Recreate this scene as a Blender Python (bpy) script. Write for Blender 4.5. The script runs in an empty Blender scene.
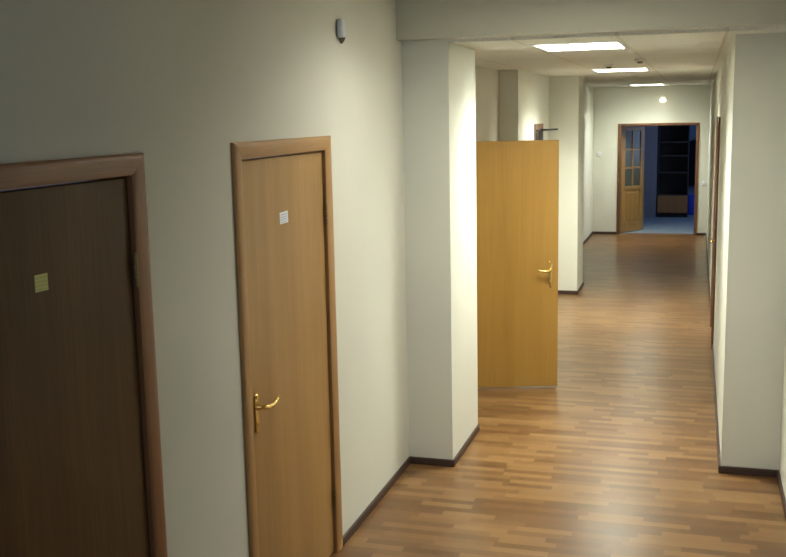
import bpy, bmesh, math, random
from mathutils import Vector, Matrix

S = bpy.context.scene
COL = S.collection
random.seed(4)

# ------------------------------------------------------------------ camera
CAM_H = 2.2284
YAW, PITCH, ROLL, FPX = 0.2948, 0.1611, 0.0204, 1004.74
cy, sy, cp, sp = math.cos(YAW), math.sin(YAW), math.cos(PITCH), math.sin(PITCH)
fwd = Vector((-sy * cp, cy * cp, -sp))
rgt = Vector((cy, sy, 0))
up = rgt.cross(fwd)
cr, sr = math.cos(ROLL), math.sin(ROLL)
r2 = rgt * cr - up * sr
u2 = up * cr + rgt * sr
cam = bpy.data.cameras.new('camera')
cam.sensor_width = 36.0
cam.lens = FPX / 786.0 * 36.0
cam.clip_start = 0.05
camo = bpy.data.objects.new('camera', cam)
m = Matrix((r2, u2, -fwd)).transposed().to_4x4()
m.translation = (0, 0, CAM_H)
camo.matrix_world = m
COL.objects.link(camo)
S.camera = camo

# ------------------------------------------------------------------ world, daylight, exposure
W = bpy.data.worlds.new('world')
S.world = W
W.use_nodes = True
W.node_tree.nodes['Background'].inputs[0].default_value = (0.55, 0.68, 1.0, 1)
W.node_tree.nodes['Background'].inputs[1].default_value = 0.35
S.view_settings.view_transform = 'Standard'
S.view_settings.look = 'None'
S.view_settings.gamma = 1
S.view_settings.use_curve_mapping = False
S.view_settings.exposure = 0.28

LAMP_POWER = (105.0, 155.0, 80.0)   # nearest to farthest
NEAR_POWER = 48.0       # emission of the fluorescent panels
BULB_POWER = 4.0


def area(name, loc, target, sx, sz, power, color):
    l = bpy.data.lights.new(name, 'AREA')
    l.shape = 'RECTANGLE'
    l.size, l.size_y, l.energy, l.color = sx, sz, power, color
    o = bpy.data.objects.new(name, l)
    o.location = loc
    o.rotation_euler = (Vector(target) - Vector(loc)).to_track_quat('-Z', 'Y').to_euler()
    COL.objects.link(o)
    return o


# daylight through the stair-hall window behind the photographer, and through the far room's window
area('window_daylight', (-0.6, -2.75, 2.3), (-0.6, 6.0, 1.6), 1.8, 1.0, 24.0, (0.46, 0.68, 1.0))
area('storeroom_daylight', (1.35, 20.6, 1.7), (-1.0, 21.0, 0.6), 1.5, 1.3, 14.0, (0.42, 0.62, 1.0))


# ------------------------------------------------------------------ material helpers
class NT:
    def __init__(s, name):
        s.m = bpy.data.materials.new(name)
        s.m.use_nodes = True
        s.t = s.m.node_tree
        s.b = s.t.nodes['Principled BSDF']

    def n(s, typ, **kw):
        x = s.t.nodes.new(typ)
        for k, v in kw.items():
            if k.startswith('i_'):
                x.inputs[int(k[2:])].default_value = v
            else:
                setattr(x, k, v)
        return x

    def l(s, a, b):
        s.t.links.new(a, b)

    def math(s, op, a, b=None, c=None):
        x = s.n('ShaderNodeMath', operation=op)
        for i, v in enumerate((a, b, c)):
            if v is None:
                continue
            if isinstance(v, (int, float)):
                x.inputs[i].default_value = v
            else:
                s.l(v, x.inputs[i])
        return x.outputs[0]

    def ramp(s, fac, stops):
        r = s.n('ShaderNodeValToRGB')
        e = r.color_ramp.elements
        while len(e) < len(stops):
            e.new(0.5)
        for k, (p, c) in enumerate(stops):
            e[k].position = p
            e[k].color = (*c, 1)
        s.l(fac, r.inputs[0])
        return r.outputs[0]

    def coords(s, scale=(1, 1, 1)):
        tc = s.n('ShaderNodeTexCoord')
        mp = s.n('ShaderNodeMapping')
        mp.inputs['Scale'].default_value = scale
        s.l(tc.outputs['Object'], mp.inputs[0])
        return mp.outputs[0]

    def noise(s, vec, scale, detail=3, rough=0.5, dist=0.0):
        x = s.n('ShaderNodeTexNoise')
        x.inputs['Scale'].default_value = scale
        x.inputs['Detail'].default_value = detail
        x.inputs['Roughness'].default_value = rough
        x.inputs['Distortion'].default_value = dist
        s.l(vec, x.inputs['Vector'])
        return x.outputs['Fac']

    def bump(s, h, strength=0.1, dist=0.002):
        b = s.n('ShaderNodeBump')
        b.inputs['Strength'].default_value = strength
        b.inputs['Distance'].default_value = dist
        s.l(h, b.inputs['Height'])
        s.l(b.outputs[0], s.b.inputs['Normal'])


def plain(name, col, rough=0.5, metal=0.0, emit=0.0, spec=0.5):
    t = NT(name)
    c = t.coords()
    f = t.noise(c, 40, 2)
    lo = tuple(x * 0.93 for x in col)
    t.l(t.ramp(f, [(0.3, lo), (0.7, col)]), t.b.inputs['Base Color'])
    t.b.inputs['Roughness'].default_value = rough
    t.b.inputs['Metallic'].default_value = metal
    t.b.inputs['Specular IOR Level'].default_value = spec
    if emit:
        t.b.inputs['Emission Color'].default_value = (*col, 1)
        t.b.inputs['Emission Strength'].default_value = emit
    return t.m


def wallpaper(name, col, rough=0.75):
    t = NT(name)
    c = t.coords()
    f = t.noise(c, 1.3, 3)
    lo = tuple(x * 0.95 for x in col)
    t.l(t.ramp(f, [(0.3, lo), (0.7, col)]), t.b.inputs['Base Color'])
    t.b.inputs['Roughness'].default_value = rough
    t.b.inputs['Specular IOR Level'].default_value = 0.25
    t.bump(t.noise(c, 160, 3, 0.6), 0.25, 0.002)
    return t.m


def wood(name, dark, mid, light, band=5.0, rough=0.4, axis='z', spec=0.5, streak=0.5):
    """long grain along one axis with soft broad bands"""
    t = NT(name)
    a, b = (1.0, 0.045)
    sc = {'z': (a, a, b), 'y': (a, b, a), 'x': (b, a, a)}[axis]
    c = t.coords(sc)
    f1 = t.noise(c, band, 2, 0.5, 0.6)
    f2 = t.noise(c, band * 14, 3, 0.6, 0.2)
    f = t.math('ADD', t.math('MULTIPLY', f1, 1.0 - streak), t.math('MULTIPLY', f2, streak))
    t.l(t.ramp(f, [(0.30, dark), (0.5, mid), (0.70, light)]), t.b.inputs['Base Color'])
    t.b.inputs['Roughness'].default_value = rough
    t.b.inputs['Specular IOR Level'].default_value = spec
    t.bump(f2, 0.06, 0.001)
    return t.m


def laminate():
    t = NT('laminate_parquet')
    tc = t.n('ShaderNodeTexCoord')
    sep = t.n('ShaderNodeSeparateXYZ')
    t.l(tc.outputs['Object'], sep.inputs[0])
    x, y = sep.outputs[0], sep.outputs[1]
    row = t.math('FLOOR', t.math('DIVIDE', y, 0.058))
    wn = t.n('ShaderNodeTexWhiteNoise', noise_dimensions='1D')
    t.l(row, wn.inputs['W'])
    xs = t.math('ADD', t.math('DIVIDE', x, 0.30), t.math('MULTIPLY', wn.outputs['Value'], 7.3))
    colm = t.math('FLOOR', xs)
    comb = t.n('ShaderNodeCombineXYZ')
    t.l(row, comb.inputs[0])
    t.l(colm, comb.inputs[1])
    wn2 = t.n('ShaderNodeTexWhiteNoise', noise_dimensions='3D')
    t.l(comb.outputs[0], wn2.inputs['Vector'])
    mp = t.n('ShaderNodeMapping')
    mp.inputs['Scale'].default_value = (0.10, 1.0, 1.0)
    t.l(tc.outputs['Object'], mp.inputs[0])
    add = t.n('ShaderNodeVectorMath', operation='ADD')
    t.l(mp.outputs[0], add.inputs[0])
    t.l(wn2.outputs['Color'], add.inputs[1])
    g = t.noise(add.outputs[0], 55, 4, 0.6, 0.3)
    g2 = t.math('MULTIPLY_ADD', t.math('SUBTRACT', g, 0.5), 0.8, 0.5)
    f = t.math('ADD', t.math('MULTIPLY', wn2.outputs['Value'], 0.84), t.math('MULTIPLY', g2, 0.16))
    colr = t.ramp(f, [(0.15, FLOOR_D), (0.5, FLOOR_M), (0.85, FLOOR_L)])
    # fine seams: between strips and at the strip ends
    fy = t.math('FRACT', t.math('DIVIDE', y, 0.174))
    fx = t.math('FRACT', xs)
    sy_ = t.math('LESS_THAN', fy, 0.012)
    sx_ = t.math('LESS_THAN', fx, 0.006)
    seam = t.math('MULTIPLY', t.math('MAXIMUM', sy_, sx_), 0.35)
    mix = t.n('ShaderNodeMix', data_type='RGBA')
    t.l(seam, mix.inputs[0])
    t.l(colr, mix.inputs[6])
    mix.inputs[7].default_value = (0.10, 0.05, 0.025, 1)
    t.l(mix.outputs[2], t.b.inputs['Base Color'])
    rr = t.math('MULTIPLY_ADD', g, 0.03, FLOOR_ROUGH)
    t.l(rr, t.b.inputs['Roughness'])
    t.b.inputs['Specular IOR Level'].default_value = 0.5
    return t.m


def ceiling_tiles():
    t = NT('mineral_tiles')
    tc = t.n('ShaderNodeTexCoord')
    sep = t.n('ShaderNodeSeparateXYZ')
    t.l(tc.outputs['Object'], sep.inputs[0])
    fx = t.math('FRACT', t.math('DIVIDE', t.math('ADD', sep.outputs[0], 1.07 + 6.0), 0.6))
    fy = t.math('FRACT', t.math('DIVIDE', t.math('SUBTRACT', sep.outputs[1], 5.3), 0.6))
    a = t.math('LESS_THAN', fx, 0.035)
    b = t.math('LESS_THAN', fy, 0.035)
    f = t.math('MAXIMUM', a, b)
    n = t.noise(tc.outputs['Object'], 60, 3, 0.7)
    base = t.ramp(n, [(0.35, tuple(v * 0.9 for v in CEIL)), (0.6, CEIL)])
    mix = t.n('ShaderNodeMix', data_type='RGBA')
    t.l(f, mix.inputs[0])
    t.l(base, mix.inputs[6])
    mix.inputs[7].default_value = (CEIL[0] * 0.8, CEIL[1] * 0.78, CEIL[2] * 0.74, 1)
    t.l(mix.outputs[2], t.b.inputs['Base Color'])
    t.b.inputs['Roughness'].default_value = 0.9
    t.bump(t.math('SUBTRACT', n, t.math('MULTIPLY', f, 0.6)), 0.3, 0.003)
    return t.m


def note_paper(name, paper, ink):
    """a sheet with a faint printed grid"""
    t = NT(name)
    tc = t.n('ShaderNodeTexCoord')
    sep = t.n('ShaderNodeSeparateXYZ')
    t.l(tc.outputs['Object'], sep.inputs[0])
    u = t.math('ABSOLUTE', sep.outputs[1])
    v = sep.outputs[2]
    lines = t.math('LESS_THAN', t.math('FRACT', t.math('DIVIDE', t.math('ADD', v, 1.0), 0.011)), 0.4)
    inside = t.math('MULTIPLY', t.math('LESS_THAN', u, 0.032), t.math('LESS_THAN', t.math('ABSOLUTE', v), 0.022))
    f = t.math('MULTIPLY', t.math('MULTIPLY', lines, inside), 0.6)
    mix = t.n('ShaderNodeMix', data_type='RGBA')
    t.l(f, mix.inputs[0])
    mix.inputs[6].default_value = (*paper, 1)
    mix.inputs[7].default_value = (*ink, 1)
    t.l(mix.outputs[2], t.b.inputs['Base Color'])
    t.b.inputs['Roughness'].default_value = 0.7
    return t.m


WALLC = (0.70, 0.695, 0.615)
CEIL = (0.76, 0.75, 0.69)
FLOOR_D, FLOOR_M, FLOOR_L = (0.108, 0.050, 0.018), (0.152, 0.076, 0.027), (0.212, 0.116, 0.044)
FLOOR_ROUGH = 0.27

M = dict(
    wall=wallpaper('cream_wallpaper', WALLC),
    fascia=wallpaper('painted_plaster', (0.60, 0.585, 0.49)),
    ceil=ceiling_tiles(),
    floor=laminate(),
    base=plain('dark_brown_skirting', (0.055, 0.030, 0.022), 0.45),
    beech=wood('beech_veneer', (0.285, 0.150, 0.045), (0.355, 0.198, 0.064), (0.42, 0.245, 0.088), 6.0, 0.38, streak=0.35),
    frame=wood('beech_frame', (0.31, 0.160, 0.054), (0.385, 0.208, 0.074), (0.44, 0.25, 0.098), 10.0, 0.42),
    dframe=wood('red_brown_frame', (0.20, 0.080, 0.028), (0.26, 0.108, 0.038), (0.31, 0.138, 0.052), 10.0, 0.4),
    frame_h=wood('beech_frame_header', (0.31, 0.160, 0.054), (0.385, 0.208, 0.074), (0.44, 0.25, 0.098), 10.0, 0.42, 'y'),
    dframe_h=wood('red_brown_header', (0.20, 0.080, 0.028), (0.26, 0.108, 0.038), (0.31, 0.138, 0.052), 10.0, 0.4, 'y'),
    walnut=wood('walnut_veneer', (0.068, 0.033, 0.010), (0.098, 0.049, 0.016), (0.140, 0.072, 0.024), 7.0, 0.5, spec=0.2, streak=0.35),
    honey=wood('honey_veneer', (0.235, 0.120, 0.020), (0.285, 0.150, 0.029), (0.33, 0.183, 0.042), 4.0, 0.33, streak=0.3),
    pine=wood('old_pine', (0.21, 0.115, 0.028), (0.27, 0.15, 0.038), (0.32, 0.185, 0.055), 8.0, 0.4),
    brass=plain('polished_brass', (0.83, 0.60, 0.22), 0.22, 1.0),
    hinge=plain('dull_brass', (0.28, 0.19, 0.08), 0.4, 1.0),
    white=plain('white_plastic', (0.72, 0.73, 0.76), 0.4),
    enamel=plain('white_enamel', (0.75, 0.75, 0.72), 0.4),
    smoke=plain('smoked_lens', (0.10, 0.095, 0.08), 0.3),
    black=plain('black_metal', (0.018, 0.016, 0.015), 0.5),
    brownbox=plain('brown_board', (0.17, 0.095, 0.055), 0.6),
    bluefloor=plain('blue_linoleum', (0.24, 0.31, 0.38), 0.45),
    bluewall=wallpaper('blue_paint', (0.26, 0.36, 0.55)),
    darkwood=plain('black_brown_board', (0.020, 0.016, 0.016), 0.6),
    shelf=plain('shelf_edge', (0.05, 0.045, 0.045), 0.5),
    redwood=wood('red_brown_door', (0.30, 0.12, 0.035), (0.38, 0.16, 0.05), (0.44, 0.20, 0.065), 8.0, 0.45),
    jamb=wood('dark_red_jamb', (0.10, 0.042, 0.016), (0.13, 0.055, 0.022), (0.16, 0.07, 0.03), 8.0, 0.45),
    cloth=plain('dark_cloth', (0.012, 0.014, 0.03), 0.95, spec=0.1),
    bluebag=plain('bright_blue_plastic', (0.03, 0.08, 0.62), 0.4),
    greypaint=wallpaper('grey_paint', (0.30, 0.29, 0.32)),
    gap=plain('dark_gap', (0.02, 0.015, 0.012), 0.8),
    paper=note_paper('printed_paper', (0.80, 0.83, 0.88), (0.35, 0.45, 0.80)),
    ypaper=note_paper('yellow_paper', (0.62, 0.60, 0.20), (0.42, 0.47, 0.20)),
)


def emitter(name, col, power):
    t = NT(name)
    f = t.noise(t.coords(), 30, 1)
    t.l(t.ramp(f, [(0.0, tuple(c * 0.97 for c in col)), (1.0, col)]), t.b.inputs['Emission Color'])
    t.b.inputs['Base Color'].default_value = (0.8, 0.8, 0.78, 1)
    t.b.inputs['Emission Strength'].default_value = power
    return t.m


for _k in range(3):
    M['tube%d' % _k] = emitter('lit_diffuser', (0.96, 1.0, 0.88), LAMP_POWER[_k])
M['tube_dim'] = emitter('lit_dim_diffuser', (1.0, 0.99, 0.88), NEAR_POWER)
M['bulb'] = emitter('lit_globe', (1.0, 0.90, 0.62), BULB_POWER)
_g = NT('door_glass')
_g.b.inputs['Base Color'].default_value = (0.07, 0.08, 0.06, 1)
_g.b.inputs['Roughness'].default_value = 0.25
_g.b.inputs['Transmission Weight'].default_value = 0.08
_gn = _g.noise(_g.coords(), 60, 2)
_g.bump(_gn, 0.2, 0.002)
M['glass'] = _g.m


# ------------------------------------------------------------------ mesh helpers
def B():
    return bmesh.new()


def box(bm, a, b, bev=0.0, seg=2, rot=None, piv=None):
    lo = Vector([min(a[i], b[i]) for i in range(3)])
    hi = Vector([max(a[i], b[i]) for i in range(3)])
    t = bmesh.new()
    bmesh.ops.create_cube(t, size=1.0)
    for v in t.verts:
        v.co = Vector([(lo[i] + hi[i]) / 2 + v.co[i] * (hi[i] - lo[i]) for i in range(3)])
    if bev > 0:
        bmesh.ops.bevel(t, geom=list(t.edges), offset=min(bev, min(hi - lo) * 0.45), segments=seg, affect='EDGES', profile=0.5)
    if rot is not None:
        bmesh.ops.rotate(t, verts=t.verts, cent=piv or (lo + hi) / 2, matrix=rot)
    merge(bm, t)


def merge(bm, t):
    me = bpy.data.meshes.new('tmp')
    t.to_mesh(me)
    t.free()
    bm.from_mesh(me)
    bpy.data.meshes.remove(me)


def tube(bm, pts, rads, n=12, cap=True, flat=1.0):
    pts = [Vector(p) for p in pts]
    if isinstance(rads, (int, float)):
        rads = [rads] * len(pts)
    rings = []
    ref = None
    for i, p in enumerate(pts):
        d = (pts[min(i + 1, len(pts) - 1)] - pts[max(i - 1, 0)]).normalized()
        if ref is None:
            ref = d.orthogonal().normalized()
        x = (ref - d * ref.dot(d)).normalized()
        ref = x
        y = d.cross(x)
        rings.append([bm.verts.new(p + (x * math.cos(2 * math.pi * k / n) + y * math.sin(2 * math.pi * k / n) * flat) * rads[i]) for k in range(n)])
    for a, b in zip(rings, rings[1:]):
        for k in range(n):
            bm.faces.new((a[k], a[(k + 1) % n], b[(k + 1) % n], b[k]))
    if cap:
        bm.faces.new(rings[0][::-1])
        bm.faces.new(rings[-1])


def obj(name, bm, mat, parent=None, smooth=False, loc=None):
    bmesh.ops.recalc_face_normals(bm, faces=bm.faces)
    if loc is not None:     # put the origin at loc while the mesh stays where it was drawn
        for v in bm.verts:
            v.co -= Vector(loc)
    me = bpy.data.meshes.new(name)
    bm.to_mesh(me)
    bm.free()
    me.materials.append(mat)
    if smooth:
        for p in me.polygons:
            p.use_smooth = True
        try:
            me.set_sharp_from_angle(angle=math.radians(40))
        except Exception:
            pass
    o = bpy.data.objects.new(name, me)
    COL.objects.link(o)
    if loc is not None:
        o.location = loc
    if parent is not None:
        o.parent = parent
        w, p = Vector(), parent
        while p is not None:
            w, p = w + p.location, p.parent
        o.location = Vector(loc or (0, 0, 0)) - w
    return o


def empty(name, loc):
    o = bpy.data.objects.new(name, None)
    o.location = loc
    COL.objects.link(o)
    return o


def tag(o, label, cat, kind=None, group=None):
    o['label'] = label
    o['category'] = cat
    if kind:
        o['kind'] = kind
    if group:
        o['group'] = group
    return o


def struct(name, boxes, mat, label, cat, bev=0.0):
    bm = B()
    for a, b in boxes:
        box(bm, a, b, bev)
    return tag(obj(name, bm, mat), label, cat, 'structure')


def architrave(bm, x0, ya, yb, ztop, w, th, sgn=1, z0=0.0, hw=None, segs=(0, 1, 2)):
    """three-sided moulding with mitred corners on a wall plane x = x0, outer edges ya..yb, ztop; it sticks out to x0 + sgn*th"""
    hw = hw or w
    prof = [(0.0, 0.0), (0.0, 0.55), (0.06, 0.80), (0.20, 0.97), (0.40, 1.0), (0.75, 0.86), (0.93, 0.66), (1.0, 0.5), (1.0, 0.0)]
    rings = []
    for corner in range(4):
        ring = []
        for u, v in prof:
            if corner == 0:
                y, z = ya + u * w, z0
            elif corner == 1:
                y, z = ya + u * w, ztop - u * hw
            elif corner == 2:
                y, z = yb - u * w, ztop - u * hw
            else:
                y, z = yb - u * w, z0
            ring.append(bm.verts.new((x0 + sgn * v * th, y, z)))
        rings.append(ring)
    for i in segs:                        # each length is a closed piece, so the mitres show as seams
        a = [bm.verts.new(v.co) for v in rings[i]]
        b = [bm.verts.new(v.co) for v in rings[i + 1]]
        g = 0.0008
        if i == 1:
            for v in a:
                v.co.y += g
            for v in b:
                v.co.y -= g
        for k in range(len(prof) - 1):
            bm.faces.new((a[k], a[k + 1], b[k + 1], b[k]))
        bm.faces.new((a[-1], a[0], b[0], b[-1]))
        bm.faces.new(a[::-1])
        bm.faces.new(b)
    for ring in rings:
        for v in ring:
            bm.verts.remove(v)


# ------------------------------------------------------------------ key dimensions
XL, XC, XN, XP, XF = -1.736, -1.446, -1.924, -1.378, -1.813     # left wall, pillar, niche, second pillar, far left wall
XM = -1.733
XR, XRR = 0.192, 0.530                                          # corridor right wall, near right wall
YC0, YC1 = 5.997, 6.77
YB = 5.89
YRC = 6.279
YP0, YP1 = 12.33, 13.0
YE = 18.64
ZC = 2.65
ZN = 2.92            # stair-hall ceiling
YN = -2.6
T = 0.15
D1 = (1.80, 2.919, 2.124)      # door frames: outer y0, y1, top
D2 = (3.583, 4.678, 2.136)
FW = 0.078
HW = 0.068                     # moulding width

# ------------------------------------------------------------------ setting: floors, walls, ceilings
struct('floor', [((-2.2, YN - 0.2, -0.1), (0.75, YE + 0.02, 0.0))], M['floor'],
       'glossy strip-pattern laminate floor running the length of the corridor', 'floor')
struct('floor.001', [((-2.6, YE + 0.02, -0.1), (1.4, 23.6, 0.0))], M['bluefloor'],
       'bluish linoleum floor of the dark room beyond the far doorway', 'floor')


def ends(d, inset):
    return d[0] + inset, d[1] - inset, d[2] - inset - HW + FW


a1, b1, c1 = ends(D1, FW - 0.012)
a2, b2, c2 = ends(D2, FW - 0.012)
struct('wall_left', [
    ((XL - T, YN, 0), (XL, a1, ZN)), ((XL - T, a1, c1), (XL, b1, ZN)),
    ((XL - T, b1, 0), (XL, a2, ZN)), ((XL - T, a2, c2), (XL, b2, ZN)),
    ((XL - T, b2, 0), (XL, YC0, ZN))], M['wall'],
    'cream left wall of the near hall with two closed doors', 'wall')
struct('wall_left_pillar', [((XL - 0.4, YC0, 0), (XC, YC1, ZC + 0.1))], M['wall'],
       'cream square pillar jutting from the left wall under the beam', 'pillar')
# niche wall with the doorway of the open door
DN0, DN1, DNZ = 6.84, 7.755, 2.05
struct('wall_left_niche', [
    ((XN - T, YC1, DNZ), (XN, DN1, ZC + 0.1)), ((XN - T, DN1, 0), (XN, 10.135, ZC + 0.1)),
    ((XN - T, YC1, 0), (XN, DN0, DNZ))], M['wall'],
    'cream recessed left wall behind the open honey-coloured door', 'wall')
struct('wall_side_room', [
    ((XN - 1.6, DN0 - 0.35, 0), (XN - 1.5, DN1 + 0.5, ZC)), ((XN - 1.5, DN0 - 0.35, 0), (XN - T, DN0 - 0.25, ZC)),
    ((XN - 1.5, DN1 + 0.4, 0), (XN - T, DN1 + 0.5, ZC)), ((XN - 1.5, DN0 - 0.25, ZC - 0.05), (XN - T, DN1 + 0.4, ZC)),
    ((XN - 1.5, DN0 - 0.25, -0.05), (XN - T, DN1 + 0.4, 0.0))], M['wall'],
    'cream side room walls behind the open door', 'wall')
struct('wall_left_middle', [((XN - T, 10.135, 0), (XM, YP0, ZC + 0.1))], M['wall'],
       'cream left wall between the recess and the second pillar', 'wall')
struct('wall_left_second_pillar', [((XM - 0.4, YP0, 0), (XP, YP1, ZC + 0.1))], M['wall'],
       'cream second pillar further down the left side of the corridor', 'pillar')
struct('wall_left_far', [((XF - T, YP1, 0), (XF, YE, ZC + 0.1))], M['wall'],
       'cream left wall of the far end of the corridor', 'wall')
# right side
RD0, RD1, RDZ = 9.66, 10.75, 2.15
r0, r1, rz = RD0 + 0.07, RD1 - 0.07, RDZ - 0.07
struct('wall_right_near', [((XRR, YN, 0), (XRR + T, YRC, ZN))], M['wall'],
       'cream near right wall at the edge of the photo', 'wall')
struct('wall_right', [
    ((XR, YRC, 0), (XRR + T, 8.5, ZC + 0.1)), ((XR, 8.5, 0), (XR + T, r0, ZC + 0.1)),
    ((XR, r0, rz), (XR + T, r1, ZC + 0.1)), ((XR, r1, 0), (XR + T, YE, ZC + 0.1))], M['wall'],
    'cream right wall of the corridor ending in a broad front face', 'wall')
# far wall with the doorway
FD0, FD1, FDZ = -1.378, 0.026, 1.996
struct('wall_far', [
    ((XF - T, YE, 0), (FD0 + 0.04, YE + T, ZC + 0.1)), ((FD1 - 0.04, YE, 0), (XR + T, YE + T, ZC + 0.1)),
    ((FD0 + 0.04, YE, FDZ - 0.04), (FD1 - 0.04, YE + T, ZC + 0.1))], M['wall'],
    'cream end wall of the corridor around the far doorway', 'wall')
LW = 0.28
LAMPS = ((-0.75, 6.82, 0.36), (-0.79, 10.98, 0.36), (-0.84, 17.75, 0.33))     # x, y, half length
cb, yy = [], YB + 0.12
for lx, ly, ll in LAMPS:
    cb += [((-2.2, yy, ZC), (XRR + T, ly - ll, ZC + 0.1)), ((-2.2, ly - ll, ZC), (lx - LW, ly + ll, ZC + 0.1)),
           ((lx + LW, ly - ll, ZC), (XRR + T, ly + ll, ZC + 0.1))]
    yy = ly + ll
cb.append(((-2.2, yy, ZC), (XRR + T, YE + T, ZC + 0.1)))
struct('ceiling', cb, M['ceil'],
       'dropped ceiling of pale mineral tiles over the corridor', 'ceiling')
struct('trim_1', [((XL, YB, ZC + 0.02), (XRR, YB + 0.12, ZN))], M['fascia'],
       'wide cream beam crossing the hall above the corridor entrance', 'beam')
NX, NY, NL = -0.62, 4.95, 0.30
struct('ceiling.001', [((XL - T, YN, ZN), (XRR + T, NY - NL, ZN + 0.1)), ((XL - T, NY + NL, ZN), (XRR + T, YB + 0.2, ZN + 0.1)),
                       ((XL - T, NY - NL, ZN), (NX - LW, NY + NL, ZN + 0.1)), ((NX + LW, NY - NL, ZN), (XRR + T, NY + NL, ZN + 0.1))], M['fascia'],
       'plain high ceiling of the stair hall', 'ceiling')
# back wall of the stair hall with its window (behind the photographer)
wx0, wx1, wz0, wz1 = -1.5, 0.35, 1.7, 2.85
struct('wall_back', [
    ((XL - T, YN - T, 0), (XRR + T, YN, wz0)), ((XL - T, YN - T, wz1), (XRR + T, YN, ZN)),
    ((XL - T, YN - T, wz0), (wx0, YN, wz1)), ((wx1, YN - T, wz0), (XRR + T, YN, wz1))], M['wall'],
    'cream back wall of the stair hall with a high window', 'wall')
bmw = B()
for q in ((wx0, wx0 + .06), ((wx0 + wx1) / 2 - .03, (wx0 + wx1) / 2 + .03), (wx1 - .06, wx1)):
    box(bmw, (q[0], YN - 0.1, wz0), (q[1], YN - 0.05, wz1), 0.005)
for q in ((wz0, wz0 + .06), (wz1 - .06, wz1)):
    box(bmw, (wx0, YN - 0.099, q[0]), (wx1, YN - 0.051, q[1]), 0.005)
tag(obj('window_1', bmw, M['enamel']), 'white framed high window of the stair hall', 'window', 'structure')
# far room
struct('wall_storeroom', [
    ((-2.7, YE + T, 0), (-2.6, 23.6, 2.75)), ((-2.7, 23.6, 0), (1.5, 23.7, 2.75)),
    ((1.3, YE + T, 0), (1.4, 19.8, 2.75)), ((1.3, 21.4, 0), (1.4, 23.6, 2.75)),
    ((1.3, 19.8, 0), (1.4, 21.4, 1.0)), ((1.3, 19.8, 2.4), (1.4, 21.4, 2.75)),
    ((-2.6, YE + 0.02, 0), (XF - T, YE + T, 2.75)), ((XR + T, YE + 0.02, 0), (1.4, YE + T, 2.75))], M['bluewall'],
    'blue walls of the dark room beyond the far doorway', 'wall')
struct('ceiling.002', [((-2.7, YE + T, 2.75), (1.5, 23.7, 2.85))], M['bluewall'],
       'ceiling of the dark room beyond the far doorway', 'ceiling')
struct('wall_storeroom_pier', [((-1.14, 21.75, 0), (-0.80, 22.3, 2.75))], M['greypaint'],
       'grey pier beside the black shelving in the dark far room', 'pillar')

# skirting boards
H, TH = 0.047, 0.014


def skirt(name, segs, label):
    bm = B()
    for (xa, ya), (xb, yb) in segs:
        box(bm, (xa, ya, 0.0), (xb, yb, H), 0.004, 1)
    return tag(obj(name, bm, M['base']), label, 'skirting board', 'structure')


skirt('baseboard_left', [
    ((XL, YN), (XL + TH, D1[0])), ((XL, D1[1]), (XL + TH, D2[0])), ((XL, D2[1]), (XL + TH, YC0 - TH)),
    ((XL, YC0 - TH), (XC + TH, YC0)), ((XC, YC0), (XC + TH, YC1)),
    ((XN, 7.86), (XN + TH, 10.135 - TH)), ((XN, 10.135 - TH), (XM + TH, 10.135)), ((XM, 10.135), (XM + TH, YP0 - TH)),
    ((XM, YP0 - TH), (XP + TH, YP0)), ((XP, YP0), (XP + TH, YP1)),
    ((XF, YP1), (XF + TH, YE - TH))], 'dark brown skirting along the left walls and pillars')
skirt('baseboard_far', [((XF, YE - TH), (FD0, YE)), ((FD1, YE - TH), (XR, YE))],
      'dark brown skirting on either side of the far doorway')
skirt('baseboard_right', [
    ((XRR - TH, YN), (XRR, YRC - TH)), ((XR - TH, YRC - TH), (XRR, YRC)), ((XR - TH, YRC), (XR, RD0)),
    ((XR - TH, RD1), (XR, YE - TH))], 'dark brown skirting along the right walls')


# ------------------------------------------------------------------ doors
def lever_handle(parent, x, y, z, face, along, mat, hand=0.12, plate_h=0.20):
    """long back plate with a lever; face and along are unit vectors out of the leaf and towards the hinge"""
    f, a, k = Vector(face), Vector(along), Vector((0, 0, 1))
    p = Vector((x, y, z))
    rot = Matrix((a, f, k)).transposed()
    bm = B()
    t = bmesh.new()
    box(t, (-0.019, 0.0, -plate_h * 0.68), (0.019, 0.007, plate_h * 0.32), 0.012, 3)
    for v in t.verts:                                   # rounded ends and a pinched waist
        s = (v.co.z + plate_h * 0.68) / plate_h
        v.co.x *= 0.55 + 0.45 * math.sin(math.pi * min(max(s, 0.02), 0.98)) ** 0.5
        v.co = rot @ v.co + p
    merge(bm, t)
    tube(bm, [p + f * 0.006 + k * (plate_h * 0.26), p + f * 0.012 + k * (plate_h * 0.26)], [0.013, 0.008], 12)
    plate = obj('handle_plate', bm, mat, parent, True)
    bm = B()
    tube(bm, [p + f * 0.004, p + f * 0.018, p + f * 0.03], [0.017, 0.014, 0.010], 14)
    tube(bm, [p + f * 0.025, p + f * 0.048 - a * 0.004, p + f * 0.055 + a * 0.012, p + f * 0.055 + a * (hand * 0.45) - k * 0.004,
              p + f * 0.053 + a * (hand * 0.75) + k * 0.0, p + f * 0.050 + a * hand + k * 0.012],
         [0.009, 0.010, 0.011, 0.010, 0.009, 0.006], 12)
    obj('lever', bm, mat, parent, True)
    bm = B()
    q = p - k * (plate_h * 0.42)
    tube(bm, [q + f * 0.005, q + f * 0.012], [0.010, 0.009], 12)
    obj('keyhole_cover', bm, mat, parent, True)
    return plate


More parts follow.
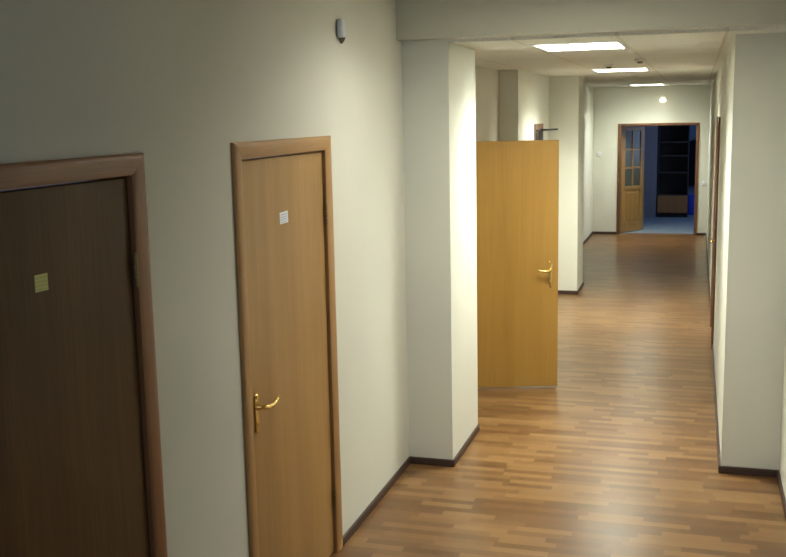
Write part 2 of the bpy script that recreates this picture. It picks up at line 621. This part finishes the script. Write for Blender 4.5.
def hinge(parent, p, n=3, h=0.10):
    bm = B()
    p = Vector(p)
    for i in range(n):
        z0 = p.z - h / 2 + i * h / n
        tube(bm, [(p.x, p.y, z0 + 0.001), (p.x, p.y, z0 + h / n - 0.001)], 0.0075, 10)
    tube(bm, [(p.x, p.y, p.z + h / 2), (p.x, p.y, p.z + h / 2 + 0.012)], [0.006, 0.003], 10)
    return obj('hinge', bm, M['hinge'], parent, True)


def closed_door(name, d, leafm, framem, headm, label, handle, hinges):
    y0, y1, zt = d
    root = tag(empty(name, (XL, (y0 + y1) / 2, 0)), label, 'door', 'structure')
    bm = B()
    architrave(bm, XL, y0, y1, zt, FW, 0.017, 1, 0.0, HW, (0, 2))
    a, b, c = y0 + FW - 0.012, y1 - FW + 0.012, zt - HW + 0.012
    for q in (((XL - T, a, 0), (XL, a + 0.010, c)), ((XL - T, b - 0.010, 0), (XL, b, c)), ((XL - T, a + 0.010, c - 0.010), (XL, b - 0.010, c))):
        box(bm, *q)
    obj('door_frame', bm, framem, root, True)
    bm = B()
    architrave(bm, XL, y0, y1, zt, FW, 0.0175, 1, 0.0, HW, (1,))
    obj('frame_header', bm, headm, root, True)
    bm = B()
    box(bm, (XL - 0.050, a + 0.014, 0.006), (XL - 0.008, b - 0.014, c - 0.018), 0.003, 1)
    leaf = obj('door_leaf', bm, leafm, root, loc=(XL, (y0 + y1) / 2, 1.0))
    for z in hinges:
        hinge(root, (XL + 0.006, b - 0.016, z))
    if handle:
        lever_handle(root, XL - 0.008, a + 0.075, handle, (1, 0, 0), (0, 1, 0), M['brass'], 0.12, 0.165)
    return root


closed_door('door_1', D1, M['walnut'], M['dframe'], M['dframe_h'], 'dark walnut door in a red-brown frame, nearest on the left wall', 1.03, (1.745, 0.30))
closed_door('door_2', D2, M['beech'], M['frame'], M['frame_h'], 'light beech door with a brass lever and a white paper note', 1.035, (1.755, 0.30))

# the open honey-coloured door: hinged on the recess wall, swung out past a right angle
A, E_ = Vector((-1.868, 7.765, 0)), Vector((-1.047, 8.026, 0))
u = (E_ - A).normalized()
nrm = Vector((u.y, -u.x, 0))          # towards the camera
root = tag(empty('door_3', A), 'honey-coloured veneer door standing open into the corridor', 'door', 'structure')
bm = B()
rm = Matrix((u, -nrm, Vector((0, 0, 1)))).transposed()
wd = (E_ - A).length
t = bmesh.new()
box(t, (0, 0, 0.012), (wd, 0.04, 2.01), 0.003, 1)
for v in t.verts:
    v.co = rm @ v.co + A
merge(bm, t)
leaf3 = obj('door_leaf', bm, M['honey'], root)
ph = A + u * (wd - 0.062)
lever_handle(root, ph.x, ph.y, 0.975, nrm, -u, M['brass'], 0.11, 0.21)
bm = B()
architrave(bm, XN, DN0 - 0.06, DN1 + 0.06, DNZ + 0.06, 0.075, 0.02)
for q in (((XN - T, DN0, 0), (XN, DN0 + 0.02, DNZ)), ((XN - T, DN1 - 0.02, 0), (XN, DN1, DNZ)), ((XN - T, DN0 + 0.02, DNZ - 0.02), (XN, DN1 - 0.02, DNZ))):
    box(bm, *q)
obj('door_frame', bm, M['honey'], root, True)
for z in (1.75, 0.3):
    hinge(root, (A.x + 0.0, A.y + 0.0 - 0.008, z))

# door in the corridor's right wall, seen almost edge on
root = tag(empty('door_4', (XR, (RD0 + RD1) / 2, 0)), 'brown-framed door seen edge on in the right corridor wall', 'door', 'structure')
bm = B()
architrave(bm, XR, RD0, RD1, RDZ, 0.085, 0.022, -1)
for q in (((XR, r0, 0), (XR + T, r0 + 0.012, rz)), ((XR, r1 - 0.012, 0), (XR + T, r1, rz)), ((XR, r0 + 0.012, rz - 0.012), (XR + T, r1 - 0.012, rz))):
    box(bm, *q)
obj('door_frame', bm, M['jamb'], root, True)
bm = B()
box(bm, (XR + 0.008, r0 + 0.014, 0.006), (XR + 0.048, r1 - 0.014, rz - 0.016), 0.003, 1)
obj('door_leaf', bm, M['beech'], root)
lever_handle(root, XR + 0.008, r0 + 0.08, 1.0, (-1, 0, 0), (0, 1, 0), M['brass'])

# far double doorway: frame, half-open glazed leaf on the left, folded-back leaf on the right
root = tag(empty('door_5', ((FD0 + FD1) / 2, YE, 0)), 'far double doorway with a glazed wooden leaf half open', 'door', 'structure')
bm = B()
for q in (((FD0, YE - 0.02, 0), (FD0 + 0.055, YE + T + 0.01, FDZ)), ((FD1 - 0.055, YE - 0.02, 0), (FD1, YE + T + 0.01, FDZ)),
          ((FD0 + 0.055, YE - 0.02, FDZ - 0.045), (FD1 - 0.055, YE + T + 0.01, FDZ)), ((FD0 + 0.055, YE + 0.02, 0), (FD1 - 0.055, YE + T, 0.012))):
    box(bm, *q, 0.004, 1)
obj('door_frame', bm, M['jamb'], root)


def glazed_leaf(p0, direction, width, side):
    """built in a local frame u (along the leaf), n (thickness), z; three rows of two panes above a solid panel"""
    uu = Vector(direction).normalized()
    nn = Vector((-uu.y, uu.x, 0)) * side
    mat = Matrix((uu, nn, Vector((0, 0, 1)))).transposed()
    p0 = Vector(p0)
    th = 0.04

    def loc(bmx, boxes, bev=0.004):
        for a, b in boxes:
            t = bmesh.new()
            box(t, a, b, bev, 1)
            for v in t.verts:
                v.co = mat @ v.co + p0
            merge(bmx, t)
    st = 0.11
    zt, zb, zm = 1.935, 0.015, 0.80
    w = width
    bm = B()
    loc(bm, [((0, 0, zb), (st, th, zt)), ((w - st, 0, zb), (w, th, zt)), ((st, 0, zt - 0.08), (w - st, th, zt)),
             ((st, 0, zb), (w - st, th, zb + 0.16)), ((st, 0, zm - 0.02), (w - st, th, zm + 0.05))])
    lf = obj('door_leaf', bm, M['pine'], root)
    bm = B()
    loc(bm, [((st, 0.012, zb + 0.16), (w - st, th - 0.012, zm - 0.02)), ((st + 0.05, 0.004, zb + 0.21), (w - st - 0.05, th - 0.004, zm - 0.07))])
    obj('solid_panel', bm, M['pine'], lf)
    y0, y1 = zm + 0.05, zt - 0.08
    rows = [y0 + (y1 - y0) * k / 3 for k in range(4)]
    mid = w / 2
    bm = B()
    loc(bm, [((mid - 0.02, 0.002, y0), (mid + 0.02, th - 0.002, y1))] +
        [((st, 0.003, z - 0.017), (w - st, th - 0.003, z + 0.017)) for z in rows[1:3]], 0.003)
    obj('glazing_bar', bm, M['pine'], lf)
    for k in range(3):
        for xa, xb in ((st, mid - 0.02), (mid + 0.02, w - st)):
            bm = B()
            loc(bm, [((xa, 0.016, rows[k] + (0.017 if k else 0)), (xb, 0.024, rows[k + 1] - (0.017 if k < 2 else 0)))], 0.0)
            obj('glass_pane', bm, M['glass'], lf)
    return lf


glazed_leaf((FD0 + 0.06, YE + T + 0.02, 0), (0.50, 0.72, 0), 0.66, 1)
glazed_leaf((FD1 - 0.03, YE + T + 0.05, 0), (0.97, 0.25, 0), 0.62, 1)


# ------------------------------------------------------------------ ceiling lights
def ceiling_light(label, x, y, z, l, lit, louvred=True, blade=0.044):
    """recessed: lit panel above a grid of white blades; otherwise a shallow opal panel under the ceiling"""
    w = LW
    root = tag(empty('ceiling_light', (x, y, z)), label, 'ceiling light', group='fluorescent ceiling lights along the corridor')
    d = 0.060 if louvred else 0.0
    bm = B()
    for q in (((-w, -l), (-w + 0.022, l)), ((w - 0.022, -l), (w, l)), ((-w + 0.022, -l), (w - 0.022, -l + 0.022)), ((-w + 0.022, l - 0.022), (w - 0.022, l))):
        box(bm, (*q[0], -0.006 if louvred else -0.03), (*q[1], d), 0.002, 1)
    if louvred:
        box(bm, (-w, -l, d + 0.004), (w, l, d + 0.014))
    o = obj('lamp_housing', bm, M['enamel'])
    o.parent = root
    a, b = w - 0.022, l - 0.022
    bm = B()
    n = 10                                          # shallow pillow-shaped diffuser
    vs = {}
    for i in range(n + 1):
        for j in range(n + 1):
            p, q = 2 * i / n - 1, 2 * j / n - 1
            e = 0.012 * (1 - p ** 4) * (1 - q ** 4) if not louvred else 0.0
            vs[i, j] = bm.verts.new((p * a, q * b, d - (0.0 if louvred else 0.02) - e))
    for i in range(n):
        for j in range(n):
            bm.faces.new((vs[i, j], vs[i, j + 1], vs[i + 1, j + 1], vs[i + 1, j]))
    o = obj('diffuser', bm, lit, smooth=True)
    o.parent = root
    if louvred:
        bm = B()
        nx, ny = 5, 7
        for i in range(1, nx):
            t = -a + 2 * a * i / nx
            box(bm, (t - 0.0025, -b, -0.004), (t + 0.0025, b, blade))
        for j in range(1, ny):
            t = -b + 2 * b * j / ny
            box(bm, (-a, t - 0.0025, -0.004), (a, t + 0.0025, blade))
        o = obj('louvre', bm, M['enamel'])
        o.parent = root
    return root


for (lx, ly, ll), k, lab in zip(LAMPS, range(3), (
        'lit fluorescent ceiling panel nearest the beam, largest of the three',
        'lit fluorescent ceiling panel in the middle of the row of three',
        'lit fluorescent ceiling panel nearest the far doorway, smallest of three')):
    ceiling_light(lab, lx, ly, ZC, ll, M['tube%d' % k])
ceiling_light('lit fluorescent panel on the near hall ceiling in front of the beam', -0.62, 4.95, ZN, 0.30, M['tube_dim'], True, 0.024)

# small round lamp above the far doorway
gl = (-0.607, YE - 0.085, 2.39)
root = tag(empty('wall_lamp', (gl[0], YE, gl[2])), 'small round glowing lamp on the wall above the far doorway', 'lamp')
bm = B()
tube(bm, [(gl[0], YE - 0.001, gl[2] + 0.03), (gl[0], YE - 0.03, gl[2] + 0.03), (gl[0], YE - 0.05, gl[2] + 0.03)], [0.05, 0.047, 0.04], 20)
obj('lamp_base', bm, M['enamel'], root, True)
bm = B()
bmesh.ops.create_uvsphere(bm, u_segments=20, v_segments=12, radius=0.05)
for v in bm.verts:
    v.co = Vector((v.co.x * 1.1, v.co.y * 0.75, v.co.z * 0.72)) + Vector(gl) - Vector((0, 0.01, 0))
obj('lamp_globe', bm, M['bulb'], root, True)


# round ceiling detectors between the lights
def detector(x, y, label):
    root = tag(empty('smoke_detector', (x, y, ZC)), label, 'smoke detector', group='small round ceiling detectors')
    bm = B()
    tube(bm, [(0, 0, 0), (0, 0, -0.02), (0, 0, -0.024)], [0.042, 0.042, 0.034], 20)
    o = obj('detector_base', bm, M['enamel'], smooth=True)
    o.parent = root
    bm = B()
    tube(bm, [(0, 0, -0.022), (0, 0, -0.034), (0, 0, -0.040)], [0.026, 0.024, 0.016], 16)
    o = obj('sensing_head', bm, M['smoke'], smooth=True)
    o.parent = root


detector(-0.476, 8.73, 'small round ceiling detector between the first two light panels, right one')
detector(-0.796, 9.545, 'small round ceiling detector just in front of the middle light panel')

# motion sensor high on the left wall
sx0, sy0, sz0 = XL, 4.85, 2.648
root = tag(empty('motion_sensor', (sx0, sy0, sz0)), 'small white motion sensor high on the left wall near the beam', 'motion sensor')
bm = B()
box(bm, (sx0, sy0 - 0.014, sz0 - 0.03), (sx0 + 0.012, sy0 + 0.014, sz0 + 0.03), 0.004, 2)
obj('wall_bracket', bm, M['white'], root, True)
bm = B()
t = bmesh.new()
box(t, (sx0 + 0.004, sy0 - 0.030, sz0 - 0.035), (sx0 + 0.042, sy0 + 0.024, sz0 + 0.058), 0.014, 4)
merge(bm, t)
obj('sensor_body', bm, M['white'], root, True)
bm = B()
tube(bm, [(sx0 + 0.024, sy0 - 0.003, sz0 - 0.032), (sx0 + 0.023, sy0 - 0.003, sz0 - 0.046), (sx0 + 0.02, sy0 - 0.003, sz0 - 0.062)], [0.018, 0.014, 0.005], 16)
obj('sensor_lens', bm, M['smoke'], root, True)


# ------------------------------------------------------------------ notes on the doors, switches, bracket
def note(name, y, z, w, h, mat, label, tilt=0.0):
    bm = B()
    n = 6
    vs = [[None] * (n + 1) for _ in range(2 * (n + 1))]
    for i in range(n + 1):
        for j in range(n + 1):
            yy, zz = (i / n - 0.5) * w, (j / n - 0.5) * h
            c = 0.003 * max(0, 0.25 - j / n) * abs(i / n - 0.3)     # lower corner curls off slightly
            vs[i][j] = bm.verts.new((0.0014 + c, yy, zz))
            vs[n + 1 + i][j] = bm.verts.new((0.0006 + c, yy, zz))
    for i in range(n):
        for j in range(n):
            for k in (0, n + 1):
                bm.faces.new((vs[k + i][j], vs[k + i + 1][j], vs[k + i + 1][j + 1], vs[k + i][j + 1]))
    for i in range(n):
        for j in (0, n):
            bm.faces.new((vs[i][j], vs[i + 1][j], vs[n + 2 + i][j], vs[n + 1 + i][j]))
            bm.faces.new((vs[j][i], vs[j][i + 1], vs[n + 1 + j][i + 1], vs[n + 1 + j][i]))
    o = tag(obj(name, bm, mat), label, 'note')
    o.location = (XL - 0.008, y, z)
    o.rotation_euler = (tilt, 0, 0)
    return o


note('paper_note', 4.10, 1.792, 0.092, 0.052, M['paper'], 'small white printed paper note stuck on the beech door', 0.02)
note('paper_note', 2.364, 1.787, 0.058, 0.048, M['ypaper'], 'small yellow paper note stuck on the dark walnut door', -0.02)


def switch(p, face, label):
    p, f = Vector(p), Vector(face)
    root = tag(empty('light_switch', p), label, 'light switch')
    s = Vector((abs(f.y), abs(f.x), 0))
    bm = B()
    box(bm, p - s * 0.04 - Vector((0, 0, 0.04)), p + s * 0.04 + f * 0.012 + Vector((0, 0, 0.04)), 0.005, 2)
    obj('switch_plate', bm, M['white'], root, True)
    bm = B()
    box(bm, p - s * 0.022 - Vector((0, 0, 0.03)) + f * 0.010, p + s * 0.022 + f * 0.018 + Vector((0, 0, 0.03)), 0.003, 1)
    obj('rocker', bm, M['white'], root, True)


switch((XF + 0.10, YE, 1.46), (0, -1, 0), 'small white switch on the far wall left of the doorway')
switch((0.125, YE, 0.93), (0, -1, 0), 'small white switch on the far wall right of the doorway')

# brown backboard with a black clamp and a rod, on the wall above the open door
bx = XM
root = tag(empty('wall_bracket', (bx, 11.45, 1.98)), 'brown wall board with black clamp and rod above the open door', 'bracket')
bm = B()
box(bm, (bx, 11.18, 1.86), (bx + 0.018, 11.76, 2.10), 0.004, 1)
obj('backboard', bm, M['brownbox'], root)
bm = B()
box(bm, (bx + 0.016, 11.19, 1.87), (bx + 0.034, 11.60, 2.005), 0.008, 2)
box(bm, (bx + 0.016, 11.19, 2.012), (bx + 0.032, 11.70, 2.04), 0.006, 2)
obj('clamp', bm, M['black'], root)
bm = B()
tube(bm, [(bx + 0.02, 11.5, 2.03), (bx + 0.12, 11.5, 2.032), (bx + 0.22, 11.5, 2.036)], [0.012, 0.011, 0.010], 10)
obj('rod', bm, M['black'], root, True)

# ------------------------------------------------------------------ the dark room beyond the far doorway
bx0, bx1, by0, by1, bh = -0.785, -0.165, 21.75, 22.15, 2.25
root = tag(empty('bookcase', ((bx0 + bx1) / 2, by0, 0)), 'tall black open bookcase with a brown lower door in the dark room', 'bookcase')
bm = B()
box(bm, (bx0, by0, 0), (bx0 + 0.025, by1, bh), 0.003, 1)
box(bm, (bx1 - 0.025, by0, 0), (bx1, by1, bh), 0.003, 1)
box(bm, (bx0 + 0.025, by1 - 0.015, 0), (bx1 - 0.025, by1, bh))
box(bm, (bx0 + 0.025, by0, bh - 0.03), (bx1 - 0.025, by1 - 0.015, bh), 0.003, 1)
box(bm, (bx0 + 0.025, by0 + 0.03, 0), (bx1 - 0.025, by1 - 0.015, 0.09))
obj('carcass', bm, M['darkwood'], root)
for z in (0.46, 0.93, 1.28, 1.56, 1.90):
    bm = B()
    box(bm, (bx0 + 0.025, by0 + 0.004, z - 0.012), (bx1 - 0.025, by1 - 0.015, z + 0.012), 0.002, 1)
    obj('shelf', bm, M['shelf'], root)
bm = B()
box(bm, (bx0 + 0.006, by0 - 0.02, 0.095), (bx1 - 0.006, by0 - 0.001, 0.455), 0.004, 1)
dr = obj('cabinet_door', bm, M['redwood'], root)
bm = B()
tube(bm, [(bx1 - 0.07, by0 - 0.02, 0.37), (bx1 - 0.07, by0 - 0.035, 0.37), (bx1 - 0.07, by0 - 0.045, 0.37)], [0.006, 0.012, 0.009], 10)
obj('knob', bm, M['hinge'], dr, True)

# dark coat on the wall, and the bright blue bin below it
root = tag(empty('hanging_coat', (-0.06, 23.46, 1.5)), 'dark coat hanging right of the bookcase in the far room', 'coat')
bm = B()
rings = []
for z, w, d in ((1.55, 0.05, 0.05), (1.51, 0.12, 0.08), (1.43, 0.20, 0.10), (1.27, 0.21, 0.11), (1.0, 0.19, 0.11), (0.8, 0.21, 0.12), (0.58, 0.23, 0.13), (0.55, 0.21, 0.11)):
    ring = []
    for k in range(24):
        a = 2 * math.pi * k / 24
        fr = 1 + 0.06 * math.sin(5 * a + z * 3) * (1.7 - z)
        ring.append(bm.verts.new((-0.06 + w * math.cos(a) * fr, 23.46 + d * math.sin(a) * fr, z)))
    rings.append(ring)
for a, b in zip(rings, rings[1:]):
    for k in range(24):
        bm.faces.new((a[k], a[(k + 1) % 24], b[(k + 1) % 24], b[k]))
bm.faces.new(rings[0])
bm.faces.new(rings[-1][::-1])
obj('coat_body', bm, M['cloth'], root, True)
bm = B()
tube(bm, [(-0.06, 23.49, 1.53), (-0.06, 23.53, 1.58), (-0.06, 23.585, 1.60)], 0.006, 8)
obj('collar_loop', bm, M['cloth'], root, True)
root = tag(empty('plastic_bin', (-0.08, 22.4, 0)), 'bright blue plastic bin on the floor below the dark coat', 'bin')
bm = B()
N = 24


def sq(a, r):
    c, s = math.cos(a), math.sin(a)
    k = (abs(c) ** 4 + abs(s) ** 4) ** -0.25
    return r * k * c, r * k * s


prof = [(0.10, 0.0), (0.105, 0.01), (0.125, 0.40), (0.135, 0.405), (0.135, 0.42), (0.118, 0.42), (0.10, 0.02)]
rings = []
for r, z in prof:
    rings.append([bm.verts.new((-0.08 + sq(2 * math.pi * k / N, r)[0], 22.4 + sq(2 * math.pi * k / N, r)[1], z)) for k in range(N)])
for a, b in zip(rings, rings[1:]):
    for k in range(N):
        bm.faces.new((a[k], a[(k + 1) % N], b[(k + 1) % N], b[k]))
bm.faces.new(rings[0][::-1])
bm.faces.new(rings[-1])
obj('bin_body', bm, M['bluebag'], root, True)
